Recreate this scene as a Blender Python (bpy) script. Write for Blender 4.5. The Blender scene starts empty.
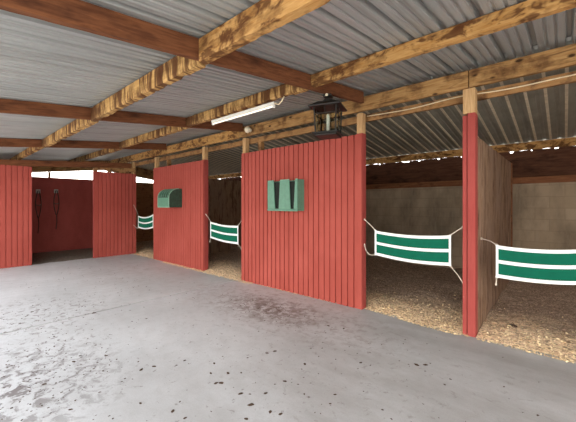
import bpy, bmesh, math, random
from mathutils import Vector, Matrix, noise
random.seed(7)
S = bpy.context.scene
COL = S.collection
PI = math.pi

# ------------------------------------------------------------------ helpers
def link(o, parent=None):
    COL.objects.link(o)
    if parent: o.parent = parent
    return o

def tag(o, label=None, cat=None, group=None, kind=None):
    if label: o['label'] = label
    if cat: o['category'] = cat
    if group: o['group'] = group
    if kind: o['kind'] = kind
    return o

def mesh_obj(name, bm, mats, parent=None, loc=(0, 0, 0), rot=(0, 0, 0), smooth=False):
    me = bpy.data.meshes.new(name)
    bm.normal_update()
    bm.to_mesh(me); bm.free()
    if not isinstance(mats, (list, tuple)): mats = [mats]
    for m in mats: me.materials.append(m)
    if smooth:
        for p in me.polygons: p.use_smooth = True
    o = bpy.data.objects.new(name, me)
    o.location = loc; o.rotation_euler = rot
    return link(o, parent)

def empty(name, loc, rot=(0, 0, 0)):
    o = bpy.data.objects.new(name, None)
    o.empty_display_size = .1
    o.location = loc; o.rotation_euler = rot
    return link(o)

def box(bm, x0, x1, y0, y1, z0, z1, mi=0, bevel=0):
    vs = [bm.verts.new(p) for p in ((x0,y0,z0),(x1,y0,z0),(x1,y1,z0),(x0,y1,z0),(x0,y0,z1),(x1,y0,z1),(x1,y1,z1),(x0,y1,z1))]
    fs = [bm.faces.new([vs[i] for i in f]) for f in ((3,2,1,0),(4,5,6,7),(0,1,5,4),(1,2,6,5),(2,3,7,6),(3,0,4,7))]
    for f in fs: f.material_index = mi
    if bevel:
        es = list({e for f in fs for e in f.edges})
        r = bmesh.ops.bevel(bm, geom=es, offset=bevel, segments=1, affect='EDGES')
        for f in r['faces']: f.material_index = mi
    return vs

def tube(bm, pts, r, n=8, cap=True):
    pts = [Vector(p) for p in pts]
    rings = []
    for i, p in enumerate(pts):
        d = (pts[min(i+1, len(pts)-1)] - pts[max(i-1, 0)]).normalized()
        a = Vector((0, 0, 1)) if abs(d.z) < .9 else Vector((1, 0, 0))
        u = d.cross(a).normalized(); v = d.cross(u)
        rr = r[i] if isinstance(r, (list, tuple)) else r
        rings.append([bm.verts.new(p + rr*(math.cos(2*PI*k/n)*u + math.sin(2*PI*k/n)*v)) for k in range(n)])
    for a, b in zip(rings, rings[1:]):
        for k in range(n): bm.faces.new((a[k], a[(k+1) % n], b[(k+1) % n], b[k]))
    if cap:
        bm.faces.new(rings[0][::-1]); bm.faces.new(rings[-1])

def lathe(bm, prof, n=16, c=(0, 0), mi=0):
    rings = []
    for r, z in prof:
        rings.append([bm.verts.new((c[0]+r*math.cos(2*PI*k/n), c[1]+r*math.sin(2*PI*k/n), z)) for k in range(n)])
    for a, b in zip(rings, rings[1:]):
        for k in range(n):
            f = bm.faces.new((a[k], a[(k+1) % n], b[(k+1) % n], b[k])); f.material_index = mi
    bm.faces.new(rings[0][::-1]).material_index = mi; bm.faces.new(rings[-1]).material_index = mi

def new_bm(): return bmesh.new()

# ---------------------------------------------------------------- materials
class NT:
    def __init__(s, name):
        s.m = bpy.data.materials.new(name); s.m.use_nodes = True
        s.t = s.m.node_tree; s.n = s.t.nodes; s.l = s.t.links
        s.b = s.n['Principled BSDF']; s.co = s.n.new('ShaderNodeTexCoord')
    def map(s, scale=(1, 1, 1), loc=(0, 0, 0), geo=False):
        m = s.n.new('ShaderNodeMapping'); m.inputs['Scale'].default_value = scale; m.inputs['Location'].default_value = loc
        if geo:
            g = s.n.new('ShaderNodeNewGeometry'); s.l.new(g.outputs['Position'], m.inputs[0])
        else: s.l.new(s.co.outputs['Object'], m.inputs[0])
        return m.outputs[0]
    def noise(s, vec, scale, detail=4, rough=.55, dist=0):
        n = s.n.new('ShaderNodeTexNoise'); n.inputs['Scale'].default_value = scale; n.inputs['Detail'].default_value = detail
        n.inputs['Roughness'].default_value = rough; n.inputs['Distortion'].default_value = dist
        s.l.new(vec, n.inputs['Vector']); return n.outputs['Fac']
    def vor(s, vec, scale, out='Color'):
        n = s.n.new('ShaderNodeTexVoronoi'); n.inputs['Scale'].default_value = scale
        s.l.new(vec, n.inputs['Vector']); return n.outputs[out]
    def ramp(s, fac, stops):
        r = s.n.new('ShaderNodeValToRGB'); e = r.color_ramp.elements
        while len(e) < len(stops): e.new(.5)
        for el, (p, c) in zip(e, stops):
            el.position = p; el.color = (*c, 1) if not isinstance(c, (int, float)) else (c, c, c, 1)
        s.l.new(fac, r.inputs[0]); return r.outputs[0]
    def mix(s, fac, a, b, mode='MIX'):
        m = s.n.new('ShaderNodeMix'); m.data_type = 'RGBA'; m.blend_type = mode
        for v, i in ((fac, 0), (a, 6), (b, 7)):
            if isinstance(v, (int, float)): m.inputs[i].default_value = v
            elif isinstance(v, tuple): m.inputs[i].default_value = (*v, 1)
            else: s.l.new(v, m.inputs[i])
        return m.outputs[2]
    def math(s, op, a, b=0.0, clamp=False):
        m = s.n.new('ShaderNodeMath'); m.operation = op; m.use_clamp = clamp
        for v, i in ((a, 0), (b, 1)):
            if isinstance(v, (int, float)): m.inputs[i].default_value = v
            else: s.l.new(v, m.inputs[i])
        return m.outputs[0]
    def rnd(s):
        o = s.n.new('ShaderNodeObjectInfo'); return o.outputs['Random']
    def color(s, c):
        if isinstance(c, tuple): s.b.inputs['Base Color'].default_value = (*c, 1)
        else: s.l.new(c, s.b.inputs['Base Color'])
    def bump(s, h, strength=.4, dist=.01):
        b = s.n.new('ShaderNodeBump'); b.inputs['Strength'].default_value = strength; b.inputs['Distance'].default_value = dist
        s.l.new(h, b.inputs['Height']); s.l.new(b.outputs[0], s.b.inputs['Normal'])
    def fin(s, rough=.8, metal=0, spec=.3):
        s.b.inputs['Roughness'].default_value = rough; s.b.inputs['Metallic'].default_value = metal
        s.b.inputs['Specular IOR Level'].default_value = spec
        return s.m

def plain(name, c, rough=.7, metal=0, spec=.4, var=.15):
    n = NT(name); f = n.noise(n.map(), 18, 4)
    n.color(n.mix(n.ramp(f, [(.3, 0.), (.7, 1.)]), tuple(v*(1-var) for v in c), tuple(min(1, v*(1+var)) for v in c)))
    return n.fin(rough, metal, spec)

def wood(name, c1, c2, dark, grain=(1, 9, 9), blotch=(1.2, 3, 3), bl=(.55, .7), cross=None, ct=(.43, .55, .92), rough=.85, knots=False):
    """long-grain timber: the length runs along local x"""
    n = NT(name)
    g = n.noise(n.map(grain), 4.5, 5, .6, .6)
    col = n.mix(n.ramp(g, [(.32, 0.), (.68, 1.)]), c1, c2)
    b = n.noise(n.map(blotch, (3.1, .7, 1.9)), 2.2, 4, .6)
    col = n.mix(n.ramp(b, [(bl[0], 0.), (bl[1], .85)]), col, dark)
    if cross:
        c = n.noise(n.map(cross, (1.3, 5.2, 2.2)), 3, 3, .7, .4)
        col = n.mix(n.ramp(c, [(ct[0], 0.), (ct[1], ct[2])]), col, dark)
    if knots:
        k = n.vor(n.map((3.0, 3, 6)), 1.6, 'Distance')
        col = n.mix(n.ramp(k, [(.10, .95), (.2, 0.)]), col, tuple(v*.45 for v in dark))
    n.color(col); n.bump(g, .5, .006)
    return n.fin(rough, 0, .2)

M = {}
M['rafter'] = wood('rafter_wood', (.105, .036, .015), (.21, .080, .033), (.035, .012, .007), bl=(.52, .75))
M['purlin'] = wood('rough_sawn_wood', (.42, .235, .078), (.60, .37, .145), (.085, .030, .010), blotch=(3, 2, 2), bl=(.45, .62), cross=(4.6, 1, .5))
M['purlin2'] = wood('flamed_purlin_wood', (.38, .18, .048), (.56, .33, .125), (.085, .028, .009), blotch=(1.8, 2.5, 3), bl=(.5, .68), cross=(2.0, 2, 3.4), ct=(.49, .60, .85))
M['header'] = wood('header_wood', (.30, .15, .05), (.46, .27, .11), (.075, .028, .010), blotch=(2.2, 4, 2), bl=(.48, .68), cross=(.9, 4, 5), ct=(.50, .66, .7), knots=True)
M['backplate'] = wood('old_plate_wood', (.26, .13, .05), (.40, .22, .09), (.07, .03, .015), blotch=(3, 3, 3), bl=(.45, .65))
M['postwood'] = wood('bare_post_wood', (.42, .24, .105), (.62, .40, .20), (.30, .14, .06), grain=(9, 9, 1), blotch=(4, 4, 1.2), bl=(.6, .8))
M['darkboard'] = wood('dark_board_wood', (.075, .030, .017), (.14, .060, .032), (.03, .012, .008))
M['barewall'] = wood('brown_outer_boards', (.24, .10, .045), (.38, .18, .08), (.10, .04, .02), grain=(9, 1, 9))
M['rail'] = wood('rail_wood', (.20, .075, .035), (.30, .13, .06), (.08, .03, .015))
M['dividerwood'] = None

def red_paint(name, a, b, chip=True, grainax=(14, 14, .8)):
    n = NT(name)
    f = n.noise(n.map((1, 1, .5)), 2.2, 5, .6)
    col = n.mix(n.ramp(f, [(.3, 0.), (.7, 1.)]), a, b)
    g = n.noise(n.map(grainax), 7, 4, .7)
    col = n.mix(n.ramp(g, [(.52, 0.), (.75, .35)]), col, tuple(v*.45 for v in a))
    if chip:
        w = n.noise(n.map((2.5, 2.5, 1.5), (4, 2, 1)), 5, 6, .75)
        col = n.mix(n.ramp(w, [(.66, 0.), (.70, .55)]), col, (.62, .36, .30))
    n.color(col); n.bump(g, .35, .004)
    return n.fin(.72, 0, .25)
M['red'] = red_paint('red_barn_paint', (.305, .052, .037), (.395, .080, .060))
M['redpost'] = red_paint('red_post_paint', (.29, .044, .036), (.37, .070, .058))
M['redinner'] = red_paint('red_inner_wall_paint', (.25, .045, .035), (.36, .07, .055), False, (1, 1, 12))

# weathered divider boards, vertical
n = NT('weathered_divider_wood')
g = n.noise(n.map((1, 11, .8)), 5, 5, .65, .5)
col = n.mix(n.ramp(g, [(.3, 0.), (.7, 1.)]), (.17, .09, .05), (.42, .275, .175))
b = n.noise(n.map((1, 1.2, .9), (2, 3, 1)), 1.6, 5, .6)
col = n.mix(n.ramp(b, [(.42, 0.), (.66, .8)]), col, (.28, .185, .135))
b2 = n.noise(n.map((1, 3, .6), (7, 3, 1)), 3.5, 6, .7)
col = n.mix(n.ramp(b2, [(.50, 0.), (.62, .85)]), col, (.11, .05, .03))
n.color(col); n.bump(g, .6, .006); M['dividerwood'] = n.fin(.85, 0, .2)

# galvanised roofing
n = NT('galvanised_roof_sheet')
f = n.noise(n.map((1.2, .5, 1)), 1.5, 5, .6)
col = n.mix(n.ramp(f, [(.3, 0.), (.7, 1.)]), (.35, .365, .355), (.46, .47, .455))
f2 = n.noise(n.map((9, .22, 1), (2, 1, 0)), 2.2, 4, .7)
col = n.mix(n.ramp(f2, [(.50, 0.), (.64, .5)]), col, (.25, .235, .215))  # darker streaks along the slope paint the rib shading into the sheet colour
n.color(col); M['roof'] = n.fin(.48, .35, .4)
n = NT('dull_back_roof_sheet')
f = n.noise(n.map((1.2, .8, 1)), 2.5, 5, .6)
n.color(n.mix(n.ramp(f, [(.3, 0.), (.7, 1.)]), (.24, .225, .18), (.36, .335, .275))); M['roofback'] = n.fin(.6, .2, .3)
M['rib'] = plain('rib_lap_metal', (.70, .60, .45), .6, .0)

# concrete slab
n = NT('concrete_slab')
v = n.map()
f = n.noise(v, .9, 6, .6)
col = n.mix(n.ramp(f, [(.3, 0.), (.7, 1.)]), (.52, .525, .53), (.66, .67, .68))
f2 = n.noise(v, 7, 6, .7)
col = n.mix(n.ramp(f2, [(.33, .22), (.55, 0.)]), col, (.34, .33, .32))
f3 = n.noise(v, 90, 3, .7)
col = n.mix(n.ramp(f3, [(.3, .2), (.55, 0.)]), col, (.25, .235, .22))
sep = n.n.new('ShaderNodeSeparateXYZ'); n.l.new(v, sep.inputs[0])
# traffic dirt near the right-hand stalls
wear = n.noise(n.map((.5, 1.6, 1), (4, 4, 0)), 1.3, 5, .65)
fx = n.math('MULTIPLY', n.math('ADD', sep.outputs[0], 3.4), .5, True)
col = n.mix(n.math('MULTIPLY', fx, n.ramp(wear, [(.25, .1), (.7, .7)])), col, (.27, .245, .225))
def stain(cx, cy, rx, ry, lo, hi, c, amt, sc, rot=0):
    global col
    ca, sa = math.cos(rot), math.sin(rot)
    dx = n.math('SUBTRACT', sep.outputs[0], cx); dy = n.math('SUBTRACT', sep.outputs[1], cy)
    u = n.math('ADD', n.math('MULTIPLY', dx, ca/rx), n.math('MULTIPLY', dy, sa/rx))
    w = n.math('SUBTRACT', n.math('MULTIPLY', dy, ca/ry), n.math('MULTIPLY', dx, sa/ry))
    r = n.math('SQRT', n.math('ADD', n.math('MULTIPLY', u, u), n.math('MULTIPLY', w, w)))
    fall = n.math('SUBTRACT', 1.0, r, True)
    fall = n.math('POWER', fall, .6)
    t = n.ramp(n.noise(n.map((1, 1, 1), (cx*3, cy*2, 0)), sc, 7, .72, .5), [(lo, 0.), (hi, amt)])
    col = n.mix(n.math('MULTIPLY', fall, t), col, c)
stain(-3.1, 3.15, .95, .50, .45, .54, (.15, .10, .08), .9, 7)
stain(-3.1, 3.20, 2.1, .8, .50, .60, (.20, .15, .12), .7, 9)
stain(-3.25, .42, 1.0, .85, .50, .57, (.13, .105, .10), .85, 9)
stain(-5.3, .95, 1.1, .9, .54, .61, (.16, .13, .115), .85, 10)
stain(-3.9, .80, 1.0, .6, .56, .62, (.17, .14, .13), .85, 12)
stain(-7.0, 3.0, 2.2, 1.3, .52, .66, (.34, .31, .26), .5, 6)
stain(-1.5, 2.6, 2.4, 1.3, .58, .66, (.20, .17, .15), .6, 10)
stain(-2.4, 1.6, 2.4, 1.5, .61, .65, (.17, .14, .13), .7, 15)
stain(-6.5, 1.6, 3.4, 1.6, .62, .66, (.20, .17, .15), .7, 13)
n.color(col); n.bump(f2, .25, .006)
M['concrete'] = n.fin(.62, 0, .35)

n = NT('yard_gravel'); f = n.noise(n.map(), 3, 5)
n.color(n.mix(f, (.50, .48, .44), (.62, .60, .56))); M['yard'] = n.fin(.9)
M['joint'] = plain('joint_dirt', (.035, .028, .022), .95)

# block wall
n = NT('stained_block_wall')
mp = n.n.new('ShaderNodeMapping'); mp.inputs['Rotation'].default_value = (PI/2, 0, 0)
n.l.new(n.co.outputs['Object'], mp.inputs[0])
br = n.n.new('ShaderNodeTexBrick'); n.l.new(mp.outputs[0], br.inputs[0])
br.inputs['Scale'].default_value = 1; br.inputs['Brick Width'].default_value = .40; br.inputs['Row Height'].default_value = .20
br.inputs['Mortar Size'].default_value = .008; br.inputs['Mortar Smooth'].default_value = .3
br.inputs['Color1'].default_value = (.47, .36, .25, 1); br.inputs['Color2'].default_value = (.41, .31, .21, 1); br.inputs['Mortar'].default_value = (.37, .28, .19, 1)
f = n.noise(n.map((1, 1, .5)), 2.3, 6, .65)
col = n.mix(n.ramp(f, [(.42, 0.), (.68, .8)]), br.outputs[0], (.20, .155, .11))
f2 = n.noise(n.map((5, 1, .6)), 2.4, 6, .7)
col = n.mix(n.ramp(f2, [(.52, 0.), (.7, .55)]), col, (.42, .34, .25))
n.color(col); n.bump(n.math('ADD', br.outputs['Fac'], n.noise(n.map(), 60, 3)), -.3, .006); M['block'] = n.fin(.9, 0, .15)

# shavings
def shav(name, clean, dirt):
    n = NT(name)
    v = n.map()
    c = n.vor(n.map((1, 1.6, 1)), 42)
    sp = n.n.new('ShaderNodeSeparateColor'); n.l.new(c, sp.inputs[0])
    fine = n.ramp(sp.outputs[0], [(0, tuple(x*.45 for x in clean)), (.45, clean), (1, tuple(min(1, x*1.35) for x in clean))])
    c2 = n.vor(v, 75); sp2 = n.n.new('ShaderNodeSeparateColor'); n.l.new(c2, sp2.inputs[0])
    soil = n.ramp(sp2.outputs[0], [(0, tuple(x*.45 for x in dirt)), (.6, dirt), (1, tuple(x*1.6 for x in dirt))])
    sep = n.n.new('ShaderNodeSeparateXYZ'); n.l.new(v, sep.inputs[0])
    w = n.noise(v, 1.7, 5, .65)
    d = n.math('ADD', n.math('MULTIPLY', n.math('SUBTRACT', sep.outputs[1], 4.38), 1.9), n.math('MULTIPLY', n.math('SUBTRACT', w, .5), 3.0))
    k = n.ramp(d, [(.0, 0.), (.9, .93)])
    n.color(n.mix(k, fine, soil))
    n.bump(n.math('ADD', sp.outputs[0], n.math('MULTIPLY', sp2.outputs[0], .6)), .7, .012)
    return n.fin(.95, 0, .1)
M['shav'] = shav('wood_shavings', (.86, .61, .41), (.50, .37, .285))
M['flake'] = plain('shaving_flakes', (.84, .62, .38), .9, 0, .1, .3)
M['flakedark'] = plain('soiled_flakes', (.30, .21, .14), .9, 0, .1, .4)
M['clod'] = plain('dried_manure', (.085, .055, .038), .95, 0, .1, .4)

M['green'] = plain('green_vinyl', (.0, .100, .056), .7, 0, .15, .08)
M['white'] = plain('white_webbing', (.80, .82, .80), .65, 0, .3, .04)
M['rope'] = plain('pale_rope', (.62, .55, .45), .85)
M['snap'] = plain('snap_metal', (.55, .5, .45), .4, .8)
M['feeder'] = plain('faded_green_plastic', (.095, .22, .15), .5, 0, .4, .12)
M['feederlight'] = plain('faded_green_rim', (.22, .38, .28), .5, 0, .4, .12)
M['feederdark'] = plain('feeder_slot_shade', (.008, .012, .009), .9)  # near-black, paints the shade seen through the hay feeder slots
M['feederold'] = plain('mottled_green_plastic', (.022, .055, .035), .5, 0, .4, .35)
M['black'] = plain('black_metal', (.018, .017, .015), .45, .3)
M['leather'] = plain('brown_leather', (.045, .022, .015), .6)
M['strap'] = plain('dusty_green_strap', (.10, .085, .06), .7)
M['hookmetal'] = plain('dull_hook_metal', (.30, .28, .24), .5, .5)
M['enamel'] = plain('white_enamel', (.82, .80, .74), .35, 0, .5, .03)
M['ceramic'] = plain('cream_ceramic', (.78, .70, .52), .35, 0, .5, .05)
M['cable'] = plain('cream_cable', (.74, .62, .42), .6)
n = NT('fluorescent_tube_glass'); n.color((.9, .88, .8)); n.b.inputs['Emission Color'].default_value = (1, .93, .78, 1)
n.b.inputs['Emission Strength'].default_value = .5; M['tube'] = n.fin(.3)
n = NT('lantern_glass'); n.color((.80, .84, .80)); n.b.inputs['Transmission Weight'].default_value = 1; M['glass'] = n.fin(.03)
M['glass'].node_tree.nodes['Principled BSDF'].inputs['IOR'].default_value = 1.1
M['candle'] = plain('candle_sleeve', (.75, .73, .66), .5)

# ------------------------------------------------------------------ layout
FY = 3.93          # aisle face of the stall fronts
H = 2.44
BACK = 7.1
XE = -9.65         # panels across the end of the aisle
XO = -12.0         # outer end wall
XR = 4.2
EAVE = -.30
RIDGE = 4.12
def roofz(y): return 2.55 + .115*y if y <= RIDGE else 2.55 + .115*RIDGE - .142*(y-RIDGE)

# ------------------------------------------------------------------ setting
def structure(o): o['kind'] = 'structure'; return o
bm = new_bm()
JX = -4.77
box(bm, -12.5, JX-.017, EAVE-1.2, FY+.12, -.12, 0)
box(bm, JX+.017, XR, EAVE-1.2, FY+.12, -.12, 0)
box(bm, JX-.017, JX+.017, EAVE-1.2, FY+.12, -.12, -.012, 1)
box(bm, -12.5, XR, FY+.12, BACK+.3, -.12, -.002)
structure(mesh_obj('floor', bm, [M['concrete'], M['joint']]))
bm = new_bm(); box(bm, -45, 35, -40, 45, -.3, -.13)
structure(mesh_obj('ground', bm, M['yard']))

def ribbed(y0, y1, mat, minor, name, x0, x1, pitch, dp=.045):
    """metal sheet: trapezoid ribs along the slope, real thickness"""
    bm = new_bm()
    prof = []; x = x0; k = 0
    while x < x1:
        prof += [(x, 0), (x+.012, dp), (x+.044, dp), (x+.056, 0)]
        for q in minor: prof += [(x+q, 0), (x+q+.006, .014), (x+q+.024, .014), (x+q+.030, 0)]
        x += pitch
    L = [[bm.verts.new((px, y, roofz(y)+pz)) for px, pz in prof] for y in (y0, (y0+y1)/2, y1)]
    U = [[bm.verts.new((px, y, roofz(y)+pz+.003)) for px, pz in prof] for y in (y0, (y0+y1)/2, y1)]
    for a, b in zip(L, L[1:]):
        for i in range(len(prof)-1): bm.faces.new((a[i], b[i], b[i+1], a[i+1]))
    for a, b in zip(U, U[1:]):
        for i in range(len(prof)-1): bm.faces.new((a[i], a[i+1], b[i+1], b[i]))
    for i in range(len(prof)-1):
        bm.faces.new((L[0][i], L[0][i+1], U[0][i+1], U[0][i])); bm.faces.new((L[-1][i+1], L[-1][i], U[-1][i], U[-1][i+1]))
    for s in (0, -1):
        for j in range(2):
            bm.faces.new((L[j][s], U[j][s], U[j+1][s], L[j+1][s]))
    return structure(mesh_obj(name, bm, mat))
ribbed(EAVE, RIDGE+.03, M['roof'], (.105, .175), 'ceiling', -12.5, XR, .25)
rb = ribbed(RIDGE+.005, BACK+.5, M['roofback'], (), 'ceiling', -12.5, XR, .20, .014)
bm = new_bm(); zr = roofz(RIDGE)
for a, b in (((RIDGE-.16, zr+.012), (RIDGE, zr+.034)), ((RIDGE, zr+.034), (RIDGE+.16, zr+.010))):
    lo = [bm.verts.new(p) for p in ((-12.5, a[0], a[1]), (XR, a[0], a[1]), (XR, b[0], b[1]), (-12.5, b[0], b[1]))]
    hi = [bm.verts.new(v.co+Vector((0, 0, .004))) for v in lo]
    bm.faces.new(lo[::-1]); bm.faces.new(hi)
    for i in range(4): bm.faces.new((lo[i], lo[(i+1) % 4], hi[(i+1) % 4], hi[i]))
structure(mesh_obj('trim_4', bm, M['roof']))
# lap strips under the rear slope (they show as pale lines)
bm = new_bm(); x = -12.4
while x < XR:
    a = [(x, RIDGE+.15), (x+.032, RIDGE+.15), (x+.032, BACK-.02), (x, BACK-.02)]
    lo = [bm.verts.new((px, py, roofz(py)-.012)) for px, py in a]; hi = [bm.verts.new((px, py, roofz(py)-.001)) for px, py in a]
    bm.faces.new(lo); bm.faces.new(hi[::-1])
    for i in range(4): bm.faces.new((lo[i], hi[i], hi[(i+1) % 4], lo[(i+1) % 4]))
    x += .20
mesh_obj('rib', bm, M['rib'], rb)

bm = new_bm(); box(bm, XO, XR, BACK, BACK+.2, -.1, 1.90)
structure(mesh_obj('wall_back', bm, M['block']))
bm = new_bm()
x = XO
while x < XR:
    w = min(random.uniform(1.6, 2.6), XR-x)
    box(bm, x, x+w, BACK+.05, BACK+.08, 1.89, 2.165)
    box(bm, x, x+w, BACK+.05, BACK+.08, 2.165, 2.426+random.uniform(-.006, .006)); x += w
structure(mesh_obj('trim_1', bm, M['darkboard']))
bm = new_bm(); box(bm, XO, XR, BACK-.045, BACK-.002, 1.84, 1.955, 0, .004)
structure(mesh_obj('trim_2', bm, M['rail']))
# outer end wall, red boards; open strip under the roof
bm = new_bm(); z = 0
while z < 2.30:
    box(bm, XO-.06, XO, -.75, 4.04, z-.0, min(z+.193, 2.31)); box(bm, XO-.06, XO, 4.04, BACK, z-.0, min(z+.193, 2.31), 1); z += .193
structure(mesh_obj('wall_left', bm, [M['redinner'], M['barewall']]))
# wall between the tack bay and the corner stall, and right end
bm = new_bm(); box(bm, XO, XE-.06, 4.02, 4.06, 0, 2.36)
structure(mesh_obj('wall_inner', bm, M['dividerwood']))
bm = new_bm(); box(bm, XO, XE-.06, -.04, 0, 0, 2.36)
structure(mesh_obj('wall_front', bm, M['redinner']))
bm = new_bm(); box(bm, XR-.05, XR, FY, BACK, 0, 2.5)
structure(mesh_obj('wall_right', bm, M['dividerwood']))

# ------------------------------------------------------------------ beams
def beam(name, length, th, ht, mat, p0, p1, rough=0, seed=0, chop=.12):
    """a timber from p0 to p1 (centre of its underside), local x along it; waney, hewn lower edge when rough"""
    p0, p1 = Vector(p0), Vector(p1); d = p1-p0; L = d.length
    bm = new_bm(); nseg = max(2, int(L/(.045 if rough else .5)))
    rings = []
    for i in range(nseg+1):
        x = L*i/nseg
        if rough:
            j = noise.noise(Vector((x*7+seed, seed*3.1, 0)))*rough; k = noise.noise(Vector((x*19+seed, 4, seed)))*rough*.5
            j2 = noise.noise(Vector((x*9, seed+8, 1)))*rough
        else: j = k = j2 = 0
        b = .004
        pr = [(-th/2+abs(j)*.6, max(0, j+k)), (th/2-abs(j2)*.5, max(0, j2*.8)), (th/2, .02), (th/2+k*.4, ht*.6), (th/2, ht-b), (th/2-b, ht), (-th/2+b, ht), (-th/2, ht-b), (-th/2-k*.5, ht*.6), (-th/2+j*.25, .03)]
        rings.append([bm.verts.new((x, y, z)) for y, z in pr])
    m = len(rings[0])
    for a, c in zip(rings, rings[1:]):
        for q in range(m): bm.faces.new((a[q], c[q], c[(q+1) % m], a[(q+1) % m]))
    bm.faces.new(rings[0]); bm.faces.new(rings[-1][::-1])
    bmesh.ops.recalc_face_normals(bm, faces=bm.faces)
    o = mesh_obj(name, bm, mat)
    ry = -math.asin(d.z/L); rz = math.atan2(d.y, d.x)
    o.location = p0; o.rotation_euler = (0, ry, rz)
    return o

RAFT = [(-2.075, 'red-brown rafter running from upper left to the big panel\'s right post', 3.89),
        (-4.58, 'red-brown rafter, second from the camera, ending over the big panel\'s left post', 3.89),
        (-7.5, 'red-brown rafter, third from the camera, before the end of the aisle', 3.89)]
def rz_(y): return 2.395 + .115*y
for x, lab, y1 in RAFT:
    o = beam('rafter', 0, .05, .15, M['rafter'], (x, EAVE+.05, rz_(EAVE+.05)), (x, y1, rz_(y1)), .004, x)
    tag(o, lab, 'beam', 'rafters over the aisle')
# beam above the end panels, and the one over the outer wall
o = beam('end_beam', 0, .05, .15, M['rafter'], (XE-.03, EAVE+.05, 2.262), (XE-.03, 3.90, 2.548), .004, 5)
tag(o, 'red-brown beam lying over the two red panels at the far left end', 'beam')
o = beam('outer_beam', 0, .05, .335, M['header'], (XO-.02, .0, 2.20), (XO-.02, 3.95, 2.20+.118*3.95), .004, 9)
tag(o, 'brown beam above the bright strip of sky behind the end opening', 'beam')
o = beam('outer_beam', 0, .05, .375, M['backplate'], (XO-.02, 3.94, 2.660), (XO-.02, BACK, 2.235), .004, 11)
tag(o, 'brown beam above the outer wall of the far corner stall', 'beam')
bm = new_bm()
for y0, y1 in ((2.93, 3.0), (3.28, 3.38), (3.57, 3.82), (3.99, 4.06)): box(bm, XE-.055, XE-.025, y0, y1, 2.384, 2.44)
box(bm, XE-.055, XE-.025, 2.93, 4.06, 2.435, 2.56)
box(bm, XO-.06, XO-.001, 3.7, 4.35, 2.80, 3.005); box(bm, XO-.06, XO-.001, 3.9, 4.2, 3.0, 3.03)
structure(mesh_obj('trim_5', bm, M['backplate']))
for i, (y, lab) in enumerate(((1.9, 'short brown post standing in the strip of sky, left'), (2.42, 'short brown post crossing the bright strip of sky behind the end opening'), (4.7, 'short brown post in the bright gap of the far corner stall'))):
    bm = new_bm(); box(bm, XO-.08, XO-.02, y-.03, y+.03, 2.311, 2.62 if i != 1 else 2.48)
    if i == 1:
        tag(mesh_obj('stub_post', bm, M['backplate']), lab, 'post')
    else: bm.free()

PUR = [  # x0, x1, y, thickness, height, material, roughness, label
    (-2.046, .6, 1.35, .07, .175, 'purlin2', .020, 'thick yellow-brown purlin at the top centre, right of the nearest rafter'),
    (-4.55, -2.105, 1.38, .07, .17, 'purlin', .034, 'rough striped purlin between the first and second rafters, nearer the aisle'),
    (-7.47, -4.61, 1.42, .07, .16, 'purlin', .034, 'rough striped purlin left of the second rafter, nearer the aisle'),
    (-12.0, -7.53, 1.42, .07, .13, 'purlin', .03, 'rough purlin at far left, beyond the third rafter, nearer the aisle'),
    (-2.046, 2.0, 2.72, .06, .125, 'purlin2', .014, 'flame-grained purlin crossing the upper right of the roof'),
    (-4.55, -2.105, 2.72, .07, .14, 'purlin', .03, 'rough purlin carrying the white tube light'),
    (-7.47, -4.61, 2.80, .07, .14, 'purlin', .034, 'rough purlin between the second and third rafters, nearer the stalls'),
    (-12.0, -7.53, 2.90, .07, .13, 'purlin', .03, 'rough purlin at far left, beyond the third rafter, nearer the stalls')]
for i, (x0, x1, y, th, ht, m, r, lab) in enumerate(PUR):
    z = roofz(y)-ht-.012
    o = beam('purlin', 0, th, ht, M[m], (x0, y, z), (x1, y, z), r, i*2.3+1)
    tag(o, lab, 'beam', 'purlins under the aisle roof')
HD = [(-12.0, -8.33, 'far left length of the ochre header beam over the corner stall'),
      (-8.32, -4.71, 'middle length of the ochre header beam, above the smaller red panel'),
      (-4.70, -.80, 'ochre header beam above the big red panel and first doorway'),
      (-.79, XR, 'ochre header beam at right, above the doorway by the wooden divider')]
for i, (x0, x1, lab) in enumerate(HD):
    o = beam('header_beam', 0, .05, .19, M['purlin2' if i < 2 else 'header'], (x0, 3.925, 2.745), (x1, 3.925, 2.745), .006 if i > 1 else .015, i*1.7+20)
    tag(o, lab, 'beam', 'header beams along the stall fronts')
HB = [(-12.0, -6.0, 'old thin beam behind the header, far left length'), (-5.99, -2.1, 'old thin beam behind the header, above the big red panel'),
      (-2.09, XR, 'old thin beam behind the header, above the two right doorways')]
for i, (x0, x1, lab) in enumerate(HB):
    o = beam('rear_header_beam', 0, .05, .10, M['backplate'], (x0, 4.09, 2.635), (x1, 4.09, 2.635), .012, i*1.7+40)
    tag(o, lab, 'beam', 'thin beams behind the header')
# plate along the back wall and a mid purlin
o = beam('back_plate', 0, .06, .14, M['purlin2'], (XO, BACK+.02, 2.447), (-4.3, BACK+.02, 2.447), .022, 51)
tag(o, 'rough ochre plate on top of the back wall, left stalls', 'beam')
o = beam('back_plate', 0, .06, .14, M['purlin2'], (-4.29, BACK+.02, 2.447), (XR, BACK+.02, 2.447), .022, 57)
tag(o, 'rough ochre plate on top of the back wall, right stalls', 'beam')
# packing blocks closing most of the gap under the plate
bm = new_bm(); x = XO
while x < XR:
    w = random.uniform(.10, .40)
    box(bm, x, x+w, BACK+.045, BACK+.085, 2.39, 2.447+random.choice([0, 0, .0, .0])); x += w + random.choice([.012, .02, .03, .05, .16])
structure(mesh_obj('trim_3', bm, M['darkboard']))

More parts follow.
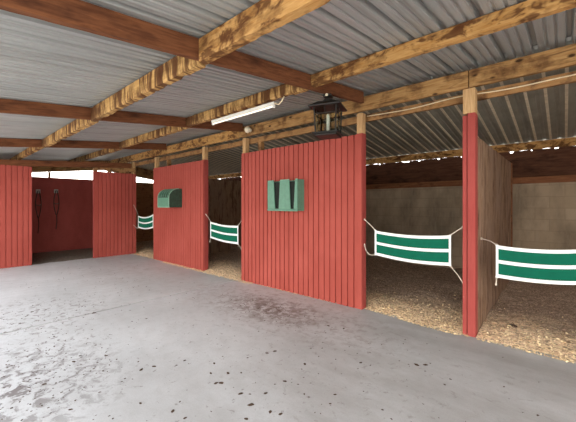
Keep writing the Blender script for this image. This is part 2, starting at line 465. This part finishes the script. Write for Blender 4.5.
# ------------------------------------------------------------------ stall front panels
def siding(L, top, seed=0):
    """grooved vertical boards, local x along, front face y=0 looking to -y"""
    bm = new_bm(); p = .1016; prof = [(0, 0)]
    x = p*.95
    while x < L-.03:
        prof += [(x-.010, 0), (x-.007, .017), (x+.007, .017), (x+.010, 0)]; x += p
    prof += [(L, 0)]
    rows = [0.004, top]
    F = [[bm.verts.new((px, py, z)) for px, py in prof] for z in rows]
    B = [[bm.verts.new((px, .022, z)) for px, py in prof] for z in rows]
    for i in range(len(prof)-1):
        bm.faces.new((F[0][i], F[0][i+1], F[1][i+1], F[1][i])); bm.faces.new((B[0][i+1], B[0][i], B[1][i], B[1][i+1]))
        bm.faces.new((F[1][i], F[1][i+1], B[1][i+1], B[1][i])); bm.faces.new((F[0][i+1], F[0][i], B[0][i], B[0][i+1]))
    bm.faces.new((F[0][0], F[1][0], B[1][0], B[0][0])); bm.faces.new((F[0][-1], B[0][-1], B[1][-1], F[1][-1]))
    return bm
def panel(loc, rot, L, top, lab, edge=()):
    r = empty('stall_front_panel', loc, (0, 0, rot)); tag(r, lab, 'wall panel', 'red stall front panels')
    mesh_obj('siding', siding(L, top), M['red'], r)
    for z in (.12, 1.2, top-.12):
        bm = new_bm(); box(bm, .10, L-.10, .022, .060, z-.045, z+.045); mesh_obj('rear_rail', bm, M['dividerwood'], r)
    for s in edge:
        bm = new_bm(); x = 0 if s == 0 else L
        box(bm, *( (-.016, 0) if s == 0 else (L, L+.016)), -.004, .045, .004, top, 0, .002); mesh_obj('edge_strip', bm, M['redpost'], r)
    return r
panel((-4.66, FY, 0), 0, 2.55, H, 'large red grooved panel in the centre with the two-slot green feeder')
panel((-8.28, FY, 0), 0, 2.34, H, 'smaller red grooved panel with the round-topped green feeder')
panel((XE, 2.93, 0), PI/2, 1.125, 2.38, 'narrow red grooved panel at the end of the aisle, right of the tack opening', (0,))
panel((XE, -.7, 0), PI/2, 2.28, 2.375, 'red grooved panel at the far left edge of the picture', (1,))
panel((.62, FY, 0), 0, 2.10, H, 'red grooved panel beyond the right doorway, past the picture edge')

def post(x0, x1, y0, y1, paint, top, lab, redm='redpost', name='stall_post', splits=None):
    r = empty(name, ((x0+x1)/2, (y0+y1)/2, 0)); cx, cy = (x0+x1)/2, (y0+y1)/2
    tag(r, lab, 'post')
    bm = new_bm()
    if splits:
        box(bm, x0-cx, splits-cx-.004, y0-cy+.006, y1-cy, 0, paint-.02, 0, .004); box(bm, splits-cx+.002, x1-cx, y0-cy, y1-cy, 0, paint, 0, .004)
    else: box(bm, x0-cx, x1-cx, y0-cy, y1-cy, 0, paint, 0, .004)
    mesh_obj('painted_section', bm, M[redm], r)
    bm = new_bm(); box(bm, x0-cx+.004, x1-cx-.004, y0-cy+.004, y1-cy-.004, paint, top, 0, .003)
    o = mesh_obj('bare_section', bm, M['postwood'], r); o['label'] = 'bare unpainted top of the post'
    return r
yb, ye = FY+.024, FY+.13
post(-2.205, -2.108, yb, ye, 2.455, 2.74, 'red post with bare wood top at the right end of the big panel')
post(-4.665, -4.57, yb, ye, 2.44, 2.74, 'post with bare wood top at the left end of the big panel')
post(-6.03, -5.935, yb, ye, 2.455, 2.74, 'red post with bare wood top at the right end of the smaller panel')
post(-8.285, -8.19, yb, ye, 2.44, 2.74, 'post with bare wood top at the left end of the smaller panel')
post(-.862, -.735, FY, ye, 2.47, 2.744, 'free-standing red post between the two right doorways, beside the wooden divider', splits=-.815)
post(.622, .72, yb, ye, 2.44, 2.74, 'post at the right side of the right doorway, past the picture edge')
post(XE-.125, XE-.028, 3.96, 4.055, 2.38, 2.74, 'red corner post where the end panels meet the stall fronts')
post(XE-.125, XE-.028, 2.935, 3.03, 2.36, 2.47, 'red post at the right side of the tack opening')
post(XE-.125, XE-.028, 1.48, 1.575, 2.30, 2.37, 'red post at the left side of the tack opening')
for x, lab in ((-4.28, 'short dark post top showing above the big red panel'), (-7.75, 'short dark post top showing above the smaller red panel')):
    bm = new_bm(); box(bm, -.045, .045, -.045, .045, 0, 2.63, 0, .004)
    tag(mesh_obj('divider_post', bm, M['backplate'], loc=(x, 4.09, 0)), lab, 'post')

# dividers between stalls
def divider(x, lab, y0=4.07, top=2.22, end=BACK-.06):
    r = empty('stall_divider', (x, y0, 0)); tag(r, lab, 'wall panel', 'wooden dividers between stalls')
    bm = new_bm(); y = 0; L = end-y0; k = 0
    while y < L-.01:
        w = min(.142, L-y); t = random.uniform(-.002, .002)
        box(bm, -.02+t, .02+t, y, y+w-.004, .01, top+random.uniform(-.004, .004), 0, .002); y += w
    mesh_obj('boards', bm, M['dividerwood'], r)
    bm = new_bm(); box(bm, -.035, .035, L-.08, L, .01, top+.0, 0, .004)
    for v in bm.verts: v.co.y += .0
    mesh_obj('end_post', bm, M['rail'], r)
    return r
divider(-.755, 'weathered grey-brown plank divider beside the free-standing red post')
divider(-4.28, 'plank divider behind the big red panel', 4.14)
divider(-7.75, 'plank divider behind the smaller red panel', 4.14)

# ------------------------------------------------------------------ bedding
def bedding(x0, x1, lab, nfl, seed, front=lambda x: 0):
    bm = new_bm(); nx = int((x1-x0)/.05); ny = 66; g = []
    for j in range(ny+1):
        row = []
        for i in range(nx+1):
            x = x0+(x1-x0)*i/nx; v = j/ny
            yf = 3.99 + .055*noise.noise(Vector((x*3.2, seed, 0))) + .02*noise.noise(Vector((x*17, seed, 2)))-front(x)
            y = yf + (BACK-.005-yf)*v**1.3
            d = y-yf
            z = .004 + .05*(1-math.exp(-d*3.5)) + .045*min(1, d)*(.5+noise.noise(Vector((x*1.5, y*1.5, seed)))) + .012*noise.noise(Vector((x*9, y*9, seed)))*min(1, d*5) + .05*max(0, d-1.6)
            if j == 0: z = .001
            row.append(bm.verts.new((x, y, max(z, .002 if j else .001))))
        g.append(row)
    for a, b in zip(g, g[1:]):
        for i in range(nx): bm.faces.new((a[i], a[i+1], b[i+1], b[i]))
    bed = {}
    rnd = random.Random(seed)
    for q in range(nfl):   # loose flakes lying on top
        x = rnd.uniform(x0+.02, x1-.02); t = rnd.random()**1.8; y = 3.93-front(x) + t*1.6
        d = y-3.99+front(x)
        z = .006 if d < 0 else .010 + .05*(1-math.exp(-d*3.5)) + .045*min(1, d)*(.5+noise.noise(Vector((x*1.5, y*1.5, seed)))) + .012*noise.noise(Vector((x*9, y*9, seed)))*min(1, d*5)
        s = rnd.uniform(.006, .014); a = rnd.uniform(0, PI); m = Matrix.Rotation(a, 3, 'Z') @ Matrix.Rotation(rnd.uniform(-.7, .7), 3, 'X') @ Matrix.Rotation(rnd.uniform(-.5, .5), 3, 'Y')
        c = Vector((x, y, z+.002))
        vs = [bm.verts.new(c + m @ Vector(p)) for p in ((-s, -s*.6, 0), (s, -s*.6, .003), (s, s*.6, 0), (-s, s*.6, .003))]
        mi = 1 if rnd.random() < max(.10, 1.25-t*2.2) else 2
        bm.faces.new(vs).material_index = mi
    o = mesh_obj('wood_shavings', bm, [M['shav'], M['flake'], M['flakedark']])
    tag(o, lab, 'bedding', None, 'stuff'); return o
bedding(-4.25, -.78, 'tan wood shavings on the floor of the stall behind the first doorway', 5200, 3, lambda x: .07*max(0, 1-abs(x+1.1)/.6) - .06*max(0, 1-abs(x+2.1)/.5))
bedding(-.73, XR-.06, 'tan and brown shavings on the floor of the right stall beside the wooden divider', 5200, 8, lambda x: .05)
bedding(-7.72, -4.31, 'tan shavings on the floor of the stall between the two green-feeder panels', 2600, 13, lambda x: .09)
bedding(XO+.01, -7.79, 'tan shavings on the floor of the far corner stall', 1500, 19, lambda x: .02 if x > XE else -.16)

# tack bay dirt
bm = new_bm(); nx, ny = 22, 30; g = []
for j in range(ny+1):
    g.append([bm.verts.new((XO+.005+(2.25-.0)*i/nx*(1+.05*noise.noise(Vector((j*.5, 1, 2)))), .05+3.9*j/ny, .004+.014*abs(noise.noise(Vector((i*.4, j*.4, 5)))) if i < nx else .0015)) for i in range(nx+1)])
for a, b in zip(g, g[1:]):
    for i in range(nx): bm.faces.new((a[i], a[i+1], b[i+1], b[i]))
M['dirt'] = plain('grey_dirt', (.24, .20, .165), .95, 0, .1, .3)
tag(mesh_obj('loose_dirt', bm, M['dirt']), 'grey-brown dirt on the floor of the red tack bay', 'dirt', None, 'stuff')

# ------------------------------------------------------------------ stall guards
def guard(x0, zt0, zb0, x1, zt1, zb1, sag, y, y2, ends, lab, bulge=.0):
    c = Vector(((x0+x1)/2, y, 0)); r = empty('stall_guard', c); tag(r, lab, 'stall guard', 'green and white stall guards')
    N = 28
    def P(u, v, off=0):
        zt = zt0+(zt1-zt0)*u - sag*4*u*(1-u); zb = zb0+(zb1-zb0)*u - sag*4*u*(1-u)*.9
        yy = y+(y2-y)*u + bulge*4*u*(1-u) + .006*math.sin(u*9)
        return Vector((x0+(x1-x0)*u, yy+off, zb+(zt-zb)*v)) - c
    def strip(u0, u1, v0, v1, th, nu, name, mat):
        bm = new_bm(); A = []
        for i in range(nu+1):
            u = u0+(u1-u0)*i/nu
            A.append([bm.verts.new(p) for p in (P(u, v0, -th), P(u, v1, -th), P(u, v1, th), P(u, v0, th))])
        for a, b in zip(A, A[1:]):
            for k in range(4): bm.faces.new((a[k], b[k], b[(k+1) % 4], a[(k+1) % 4]))
        bm.faces.new(A[0]); bm.faces.new(A[-1][::-1])
        bmesh.ops.recalc_face_normals(bm, faces=bm.faces)
        return mesh_obj(name, bm, mat, r)
    strip(0.01, .99, .08, .92, .003, N, 'green_panel', M['green'])
    b = .105
    for v0, v1 in ((0, b*1.0), (.5-b/2, .5+b/2), (1-b, 1)): strip(0, 1, v0, v1, .006, N, 'white_band', M['white'])
    w = .013/abs(x1-x0)*1.4
    for u0, u1 in ((-w*.4, w*.8), (1-w*.8, 1+w*.4)): strip(u0, u1, -.005, 1.005, .0075, 2, 'side_binding', M['white'])
    for (u, v), pts in ends:
        a = P(u, v)
        q = [a] + [Vector(p)-c for p in pts]
        # smooth interpolation
        sm = []
        for i in range(len(q)-1):
            p0 = q[max(i-1, 0)]; p1 = q[i]; p2 = q[i+1]; p3 = q[min(i+2, len(q)-1)]
            for k in range(5):
                t = k/5; sm.append(.5*((2*p1)+(-p0+p2)*t+(2*p0-5*p1+4*p2-p3)*t*t+(-p0+3*p1-3*p2+p3)*t**3))
        sm.append(q[-1])
        bm = new_bm(); tube(bm, sm, .0055, 6); mesh_obj('tie_rope', bm, M['rope'], r, smooth=True)
        bm = new_bm(); ring = [a+Vector((.013*math.cos(t), -.004, .013*math.sin(t))) for t in [2*PI*k/10 for k in range(11)]]
        tube(bm, ring, .003, 5); mesh_obj('corner_ring', bm, M['snap'], r)
        bm = new_bm(); e = q[-1]; tube(bm, [e+Vector((0, 0, -.012)), e+Vector((0, 0, .012))], .009, 8); mesh_obj('rope_knot', bm, M['rope'], r)
    return r
guard(-1.93, 1.105, .775, -1.0, 1.10, .745, .03, 3.985, 3.985,
      [((0, 1), [(-2.02, 3.99, 1.19), (-2.097, 3.99, 1.25)]), ((0, 0), [(-2.02, 3.99, .77), (-2.075, 3.99, .83), (-2.097, 3.99, .90)]),
       ((1, 1), [(-.95, 3.985, 1.14), (-.872, 3.985, 1.20)]), ((1, 0), [(-.92, 3.985, .65), (-.872, 3.985, .575)])],
      'green and white guard across the first doorway, between the big panel and free-standing post')
guard(-.55, 1.02, .675, .48, 1.13, .80, .055, 4.02, 3.98,
      [((0, 1), [(-.62, 4.10, 1.05), (-.722, 4.19, 1.065)]), 
       ((0, 0), [(-.556, 4.015, .60)]),
       ((1, 1), [(.55, 3.985, 1.17), (.612, 3.985, 1.2)]), ((1, 0), [(.55, 3.985, .75), (.612, 3.985, .7)])],
      'green and white guard at the right edge, beside the wooden divider')
guard(-5.74, 1.09, .745, -4.83, 1.045, .685, .025, 3.985, 3.985,
      [((0, 1), [(-5.82, 3.985, 1.17), (-5.925, 3.985, 1.25)]), ((0, 0), [(-5.77, 3.985, .66)]),
       ((1, 1), [(-4.75, 3.985, 1.12), (-4.675, 3.985, 1.22)]), ((1, 0), [(-4.75, 3.985, .62), (-4.675, 3.985, .56)])],
      'green and white guard across the narrow doorway between the two feeder panels')
guard(-9.33, 1.14, .80, -8.42, 1.20, .84, .055, 3.985, 3.985,
      [((0, 1), [(-9.42, 3.985, 1.25), (-9.655, 3.985, 1.45)]), ((0, 0), [(-9.45, 3.985, .78), (-9.655, 3.985, .85)]),
       ((1, 1), [(-8.35, 3.985, 1.2), (-8.295, 3.985, 1.3)]), ((1, 0), [(-8.35, 3.985, .7), (-8.295, 3.985, .65)])],
      'farthest green and white guard, across the corner stall doorway')

# ------------------------------------------------------------------ feeders
def loft(bm, rings, mi=0, caps=True):
    R = [[bm.verts.new(p) for p in r] for r in rings]; m = len(R[0])
    for a, b in zip(R, R[1:]):
        for q in range(m): bm.faces.new((a[q], a[(q+1) % m], b[(q+1) % m], b[q])).material_index = mi
    if caps: bm.faces.new(R[0][::-1]).material_index = mi; bm.faces.new(R[-1]).material_index = mi
r = empty('hay_feeder', (-3.45, FY, 1.36)); tag(r, 'pale green box feeder with two tapered slots on the big red panel', 'feeder')
W, D, HT = .66, .165, .50
bm = new_bm()
# hollow body: back, bottom, sides, and a front made of three tapered staves around two slots
box(bm, -W/2, W/2, -.012, -.001, 0, HT, 0, .002); box(bm, -W/2, W/2, -D, -.012, 0, .03, 0, .004)
mesh_obj('body', bm, M['feeder'], r)
for s in (-1, 1):
    bm = new_bm(); x = s*W/2; box(bm, min(x, x-s*.014), max(x, x-s*.014), -D, -.012, .03, HT, 0, .003); mesh_obj('side_wall', bm, M['feeder'], r)
def stave(a0, a1, b0, b1):
    bm = new_bm(); z0, z1 = .03, HT-.004
    vs = []
    for y in (-D-.006, -D+.012):
        vs += [bm.verts.new(p) for p in ((a0, y, z0), (a1, y, z0), (b1, y, z1), (b0, y, z1))]
    for f in ((0, 1, 2, 3), (7, 6, 5, 4), (0, 4, 5, 1), (1, 5, 6, 2), (2, 6, 7, 3), (3, 7, 4, 0)): bm.faces.new([vs[i] for i in f])
    bmesh.ops.recalc_face_normals(bm, faces=bm.faces); bmesh.ops.bevel(bm, geom=bm.edges[:], offset=.004, segments=2, affect='EDGES')
    o = mesh_obj('front_stave', bm, M['feeder'], r)
    # rounded crown
    bm = new_bm(); tube(bm, [(b0+.004, -D+.004, z1), (b1-.004, -D+.004, z1)], .011, 8); mesh_obj('rim', bm, M['feederlight'], r)
# slots wider at the top, narrower at the foot
stave(-W/2, -.155, -W/2, -.185); stave(-.075, .185, -.045, .155); stave(.250, W/2, .280, W/2)
bm = new_bm(); box(bm, -W/2-.004, W/2+.004, -D-.012, -D+.002, -.006, .026, 0, .005); mesh_obj('lower_lip', bm, M['feeder'], r)
bm = new_bm(); box(bm, -W/2+.016, W/2-.016, -D+.025, -.014, .032, HT-.03); mesh_obj('slot_shade_filler', bm, M['feederdark'], r)  # added filler, its near-black colour stands for shade behind the slots

r = empty('grain_feeder', (-7.085, FY, 1.40)); tag(r, 'dark mottled green feeder with a rounded top on the smaller red panel', 'feeder')
W, D, HT = .53, .33, .44
prof = [(0, 0), (-D*.95, 0), (-D, .02)] + [(-D, .24)] + [(-D+D*.75*(1-math.cos(t)), .24+(HT-.24)*math.sin(t)) for t in [PI/2*k/8 for k in range(1, 9)]] + [(0, HT)]
bm = new_bm(); loft(bm, [[(x, y-.001, z) for y, z in prof] for x in (-W/2, W/2)]); bmesh.ops.recalc_face_normals(bm, faces=bm.faces)
mesh_obj('body', bm, M['feederold'], r)
for s in (-1, 1):
    bm = new_bm(); e = [(s*W/2, y-.002, z) for y, z in prof[1:-1]]; tube(bm, e, .010, 6); mesh_obj('rim', bm, M['feederlight'], r)
for k in range(5):
    x = -W/2+.06+k*(W-.12)/4
    bm = new_bm(); tube(bm, [(x, y-.003, z) for y, z in prof[3:-2]], .011, 6); mesh_obj('front_rib', bm, M['feeder'], r, smooth=True)
bm = new_bm(); box(bm, -W/2+.01, W/2-.01, -D-.008, -D+.004, .01, .225, 0, .004); o = mesh_obj('front_plate', bm, M['feeder'], r); o['label'] = 'paler green front plate'
bm = new_bm(); box(bm, -W/2, W/2, -D-.014, -D+.002, -.006, .016, 0, .004); mesh_obj('lower_lip', bm, M['feederlight'], r)

# ------------------------------------------------------------------ lantern
LX, LY = -2.075, 3.06
topz = rz_(LY)-.006
r = empty('hanging_lantern', (LX, LY, topz-.473)); r.rotation_euler = (0, 0, .32); r.scale = (1.1, 1.1, 1.1)
tag(r, 'black metal lantern with glass panes hanging under the nearest rafter', 'lantern')
b = .118
bm = new_bm(); box(bm, -.135, .135, -.135, .135, 0, .018, 0, .004); box(bm, -.115, .115, -.115, .115, -.02, 0, 0, .004); mesh_obj('base', bm, M['black'], r)
for sx in (-1, 1):
    for sy in (-1, 1):
        bm = new_bm(); tube(bm, [(sx*(b-.012), sy*(b-.012), .016), (sx*(b), sy*(b), .285)], .0085, 6); mesh_obj('corner_bar', bm, M['black'], r)
for a in range(4):
    bm = new_bm(); box(bm, -b+.014, b-.014, -b+.007, -b+.010, .02, .282)
    o = mesh_obj('glass_pane', bm, M['glass'], r, rot=(0, 0, a*PI/2))
    bm = new_bm(); box(bm, -.004, .004, -b-.001, -b+.006, .018, .285); box(bm, -b+.01, b-.01, -b-.001, -b+.006, .205, .213)
    mesh_obj('glazing_bar', bm, M['black'], r, rot=(0, 0, a*PI/2))
bm = new_bm()
loft(bm, [[(sx*w, sy*w, z) for sx, sy in ((-1, -1), (1, -1), (1, 1), (-1, 1))] for w, z in ((.165, .278), (.170, .288), (.085, .345), (.055, .350))]); mesh_obj('roof_cap', bm, M['black'], r)
bm = new_bm(); lathe(bm, [(.05, .348), (.052, .372), (.036, .388), (.012, .392), (.012, .405)], 12); mesh_obj('vent', bm, M['black'], r, smooth=False)
bm = new_bm(); lathe(bm, [(.032, .018), (.018, .035), (.016, .21), (.010, .225)], 12); mesh_obj('candle_sleeve', bm, M['candle'], r)
bm = new_bm(); box(bm, -.045, .045, -.05, .05, .400, .4255, 0, .004); o = mesh_obj('mount_plate', bm, M['black'], r)
bm = new_bm(); lathe(bm, [(.014, 0), (.016, .006), (.008, .012)], 10); mesh_obj('mount_screw', bm, M['ceramic'], o, loc=(0, -.05, .412), rot=(PI/2, 0, 0))

# ------------------------------------------------------------------ tube light
PZ = roofz(2.72)-.156
r = empty('tube_light', (-3.22, 2.70, PZ-.104)); tag(r, 'long white fluorescent tube light under a rough purlin', 'light')
bm = new_bm(); box(bm, -.63, .63, -.022, .022, .052, .077, 0, .003)
box(bm, -.62, .62, -.024, .024, .046, .051, 0, .002)
bmesh.ops.recalc_face_normals(bm, faces=bm.faces); mesh_obj('housing', bm, M['enamel'], r)
bm = new_bm(); tube(bm, [(-.60, 0, .026), (.60, 0, .030)], .010, 12); mesh_obj('tube', bm, M['tube'], r, smooth=True)
for s in (-1, 1):
    bm = new_bm(); box(bm, s*.612-.012, s*.612+.012, -.016, .016, .010, .050, 0, .003); mesh_obj('end_socket', bm, M['enamel'], r)
# electrical ends hanging off its right side
bm = new_bm(); tube(bm, [(.63, 0, .06), (.70, -.01, .03), (.74, .0, .06), (.78, 0, .11)], .008, 6); mesh_obj('lead', bm, M['cable'], r, smooth=True)

r = empty('bare_bulb', (-4.36, 3.898, 2.835)); tag(r, 'small cream bulb in a holder on the header beam near the rafter end', 'light')
bm = new_bm(); lathe(bm, [(.035, 0), (.038, .01), (.028, .03)], 14); mesh_obj('holder', bm, M['ceramic'], r, rot=(PI/2, 0, 0))
bm = new_bm(); lathe(bm, [(.022, .028), (.045, .040), (.062, .065), (.060, .09), (.04, .115), (.01, .125)], 16); mesh_obj('bulb', bm, M['ceramic'], r, rot=(PI/2, 0, 0), smooth=True)

# pale cable along the rear header beam
bm = new_bm(); pts = []
for i in range(70):
    x = -2.09+i*(4.6/69); pts.append((x, 4.055, 2.695+.018*noise.noise(Vector((x*1.6, 3, 1)))+.006*math.sin(x*5)))
tube(bm, pts, .0065, 6); tag(mesh_obj('electric_cable', bm, M['cable'], smooth=True), 'thin cream cable tacked along the beam behind the header', 'cable')

# ------------------------------------------------------------------ halters in the tack bay
def halter(y, ztop, ln, lab, pale):
    r = empty('halter', (XO+.03, y, ztop)); tag(r, lab, 'halter', 'halters on the red tack bay wall')
    bm = new_bm(); box(bm, -.029, -.012, -.055, .055, -.09, .03, 0, .003); o = mesh_obj('hook_board', bm, M['hookmetal'], r)
    bm = new_bm(); tube(bm, [(-.012, 0, -.01), (.03, 0, -.015), (.045, 0, .01)], .006, 6); mesh_obj('hook', bm, M['hookmetal'], r)
    for s in (-1, 1):
        bm = new_bm(); P = []
        for k in range(13):
            t = k/12; P.append((.022, s*(.012+.055*math.sin(PI*t)), -.01-t*ln*.62))
        tube(bm, P, .012, 6); mesh_obj('cheek_strap', bm, M['leather'], r, smooth=True)
    bm = new_bm(); tube(bm, [(.022, -.06, -ln*.33), (.036, 0, -ln*.36), (.022, .06, -ln*.33)], .012, 6); mesh_obj('nose_band', bm, M['strap'], r, smooth=True)
    bm = new_bm(); tube(bm, [(.022, 0, -ln*.62), (.024, .01, -ln*.8), (.02, -.01, -ln)], .011, 6); mesh_obj('lead_strap', bm, M['leather'], r, smooth=True)
halter(2.13, 1.90, 1.30, 'left dark halter hanging on the red tack bay wall', 0)
halter(2.58, 1.92, 1.22, 'right dark halter hanging on the red tack bay wall', 1)

# ------------------------------------------------------------------ clods
CL = [(-2.66, 1.56, 0.0141), (-2.41, 1.71, 0.0139), (-2.29, 1.59, 0.0134), (-2.18, 1.69, 0.0161), (-2.1, 1.77, 0.0108), (-2.1, 1.56, 0.0208), (-2.13, 1.53, 0.0169), (-1.87, 1.57, 0.0163), (-1.73, 1.7, 0.0151), (-1.71, 1.53, 0.0218), (-1.55, 1.57, 0.0154), (-1.48, 1.6, 0.0142), (-2.19, 2.17, 0.0145), (-2.16, 2.25, 0.0175), (-1.73, 1.92, 0.0157), (-1.78, 2.25, 0.0167), (-2.13, 3.15, 0.0164), (-1.95, 3.2, 0.0162), (-1.41, 2.61, 0.014), (-1.32, 2.04, 0.0113), (-1.62, 1.41, 0.0151), (-1.94, 1.14, 0.0117), (-1.5, 1.89, 0.0088), (-1.62, 1.96, 0.0078), (-1.59, 2.2, 0.0067), (-3.41, 0.87, 0.0168), (-2.8, 1.22, 0.0177), (-2.77, 1.32, 0.0165), (-2.07, 1.12, 0.0155), (-2.33, 1.01, 0.0122), (-3.31, 1.11, 0.0144), (-3.16, 0.6, 0.0142), (-2.63, 0.65, 0.0119), (-3.03, 0.99, 0.0108), (-4.01, 1.81, 0.0136), (-4.08, 0.9, 0.0123), (-4.75, 1.44, 0.0228), (-5.43, 0.9, 0.0176), (-5.0, 0.71, 0.0133), (-4.79, 0.55, 0.0127), (-3.23, 1.01, 0.0098), (-3.93, 0.83, 0.0119), (-3.09, 0.86, 0.008), (-1.01, 2.91, 0.0208), (-0.95, 2.96, 0.0194), (-0.73, 2.74, 0.0103)]
def clod_mesh(seed):
    bm = new_bm(); bmesh.ops.create_icosphere(bm, subdivisions=2, radius=1)
    for v in bm.verts:
        k = 1+.45*noise.noise(v.co*1.7+Vector((seed, 0, 0))); v.co *= k
        v.co.z = max(v.co.z, -.35)*.45
    zmin = min(v.co.z for v in bm.verts)
    for v in bm.verts: v.co.z -= zmin
    me = bpy.data.meshes.new('manure_clod'); bm.to_mesh(me); bm.free(); me.materials.append(M['clod']); return me
CM = [clod_mesh(s*3.7) for s in range(5)]
for i, (x, y, s) in enumerate(CL):
    o = bpy.data.objects.new('manure_clod', CM[i % 5]); o.location = (x, y, 0); o.scale = (s*1.1, s*.65, s*.6); o.rotation_euler = (0, 0, random.uniform(0, PI)); link(o)
    tag(o, 'small dark dried clod lying on the grey concrete aisle floor', 'clod', 'dried clods scattered on the aisle floor')
o = bpy.data.objects.new('manure_clod', CM[2]); o.location = (-.45, 4.42, .055); o.scale = (.04, .035, .04); link(o)
tag(o, 'dark clod lying in the shavings of the right stall', 'clod')

# crumbs too fine to count around the stains
bm = new_bm(); rn = random.Random(31)
for cx, cy, sx_, sy_, cnt in ((-3.1, 3.1, .40, .22, 260), (-3.2, .5, .45, .38, 380), (-5.3, .95, .5, .4, 160), (-3.9, .8, .45, .28, 170), (-3, 2, 2.2, .9, 260), (-1.2, 2.6, .8, .6, 120), (-7, 2.2, 1.3, .8, 160)):
    for q in range(int(cnt*.6)):
        x = rn.gauss(cx, sx_); y = rn.gauss(cy, sy_)
        if y > 3.78 or x < -9.3 or y < -.2: continue
        s_ = rn.uniform(.003, .009)*(1+.06*math.hypot(x, y)); a = rn.uniform(0, PI); ca, sa = math.cos(a)*s_, math.sin(a)*s_; h = s_*.5; k = rn.uniform(.35, .8)
        b_ = [bm.verts.new((x+p*ca-q_*sa*k, y+p*sa+q_*ca*k, .0005)) for p, q_ in ((-1, -1), (1, -.7), (.8, 1), (-.9, .8))]
        t_ = bm.verts.new((x, y, h))
        for i in range(4): bm.faces.new((b_[i], b_[(i+1) % 4], t_))
tag(mesh_obj('dirt_crumbs', bm, M['clod']), 'tiny dark crumbs of dirt strewn over the grey concrete aisle', 'dirt', None, 'stuff')

# ------------------------------------------------------------------ light
w = bpy.data.worlds.new('sky'); S.world = w; w.use_nodes = True
nt = w.node_tree; bg = nt.nodes['Background']
tc = nt.nodes.new('ShaderNodeTexCoord'); sx = nt.nodes.new('ShaderNodeSeparateXYZ'); cr = nt.nodes.new('ShaderNodeValToRGB')
nt.links.new(tc.outputs['Generated'], sx.inputs[0]); nt.links.new(sx.outputs[2], cr.inputs[0]); nt.links.new(cr.outputs[0], bg.inputs[0])
cr.color_ramp.elements[0].position = .0; cr.color_ramp.elements[0].color = (1.0, .965, .90, 1)
cr.color_ramp.elements[1].position = .75; cr.color_ramp.elements[1].color = (.39, .42, .465, 1)
bg.inputs[1].default_value = 4.2
sl = bpy.data.lights.new('sun', 'SUN'); sl.energy = 5.5; sl.color = (1, .95, .88); sl.angle = math.radians(3)
so = bpy.data.objects.new('sun', sl); so.rotation_euler = Vector((-.12, -.35, -1)).normalized().to_track_quat('-Z', 'Y').to_euler(); so.location = (-4, -6, 8); link(so)

cam = bpy.data.cameras.new('camera'); co = bpy.data.objects.new('camera', cam); link(co)
co.location = (0, 0, 1.45); co.rotation_euler = (PI/2, 0, math.atan2(.6615, .75))
cam.sensor_width = 36; cam.lens = 314/576*36; cam.shift_y = -5.8/576; cam.clip_start = .05
S.camera = co
vs = S.view_settings; vs.view_transform = 'Standard'; vs.look = 'None'; vs.exposure = .68; vs.gamma = 1; vs.use_curve_mapping = False
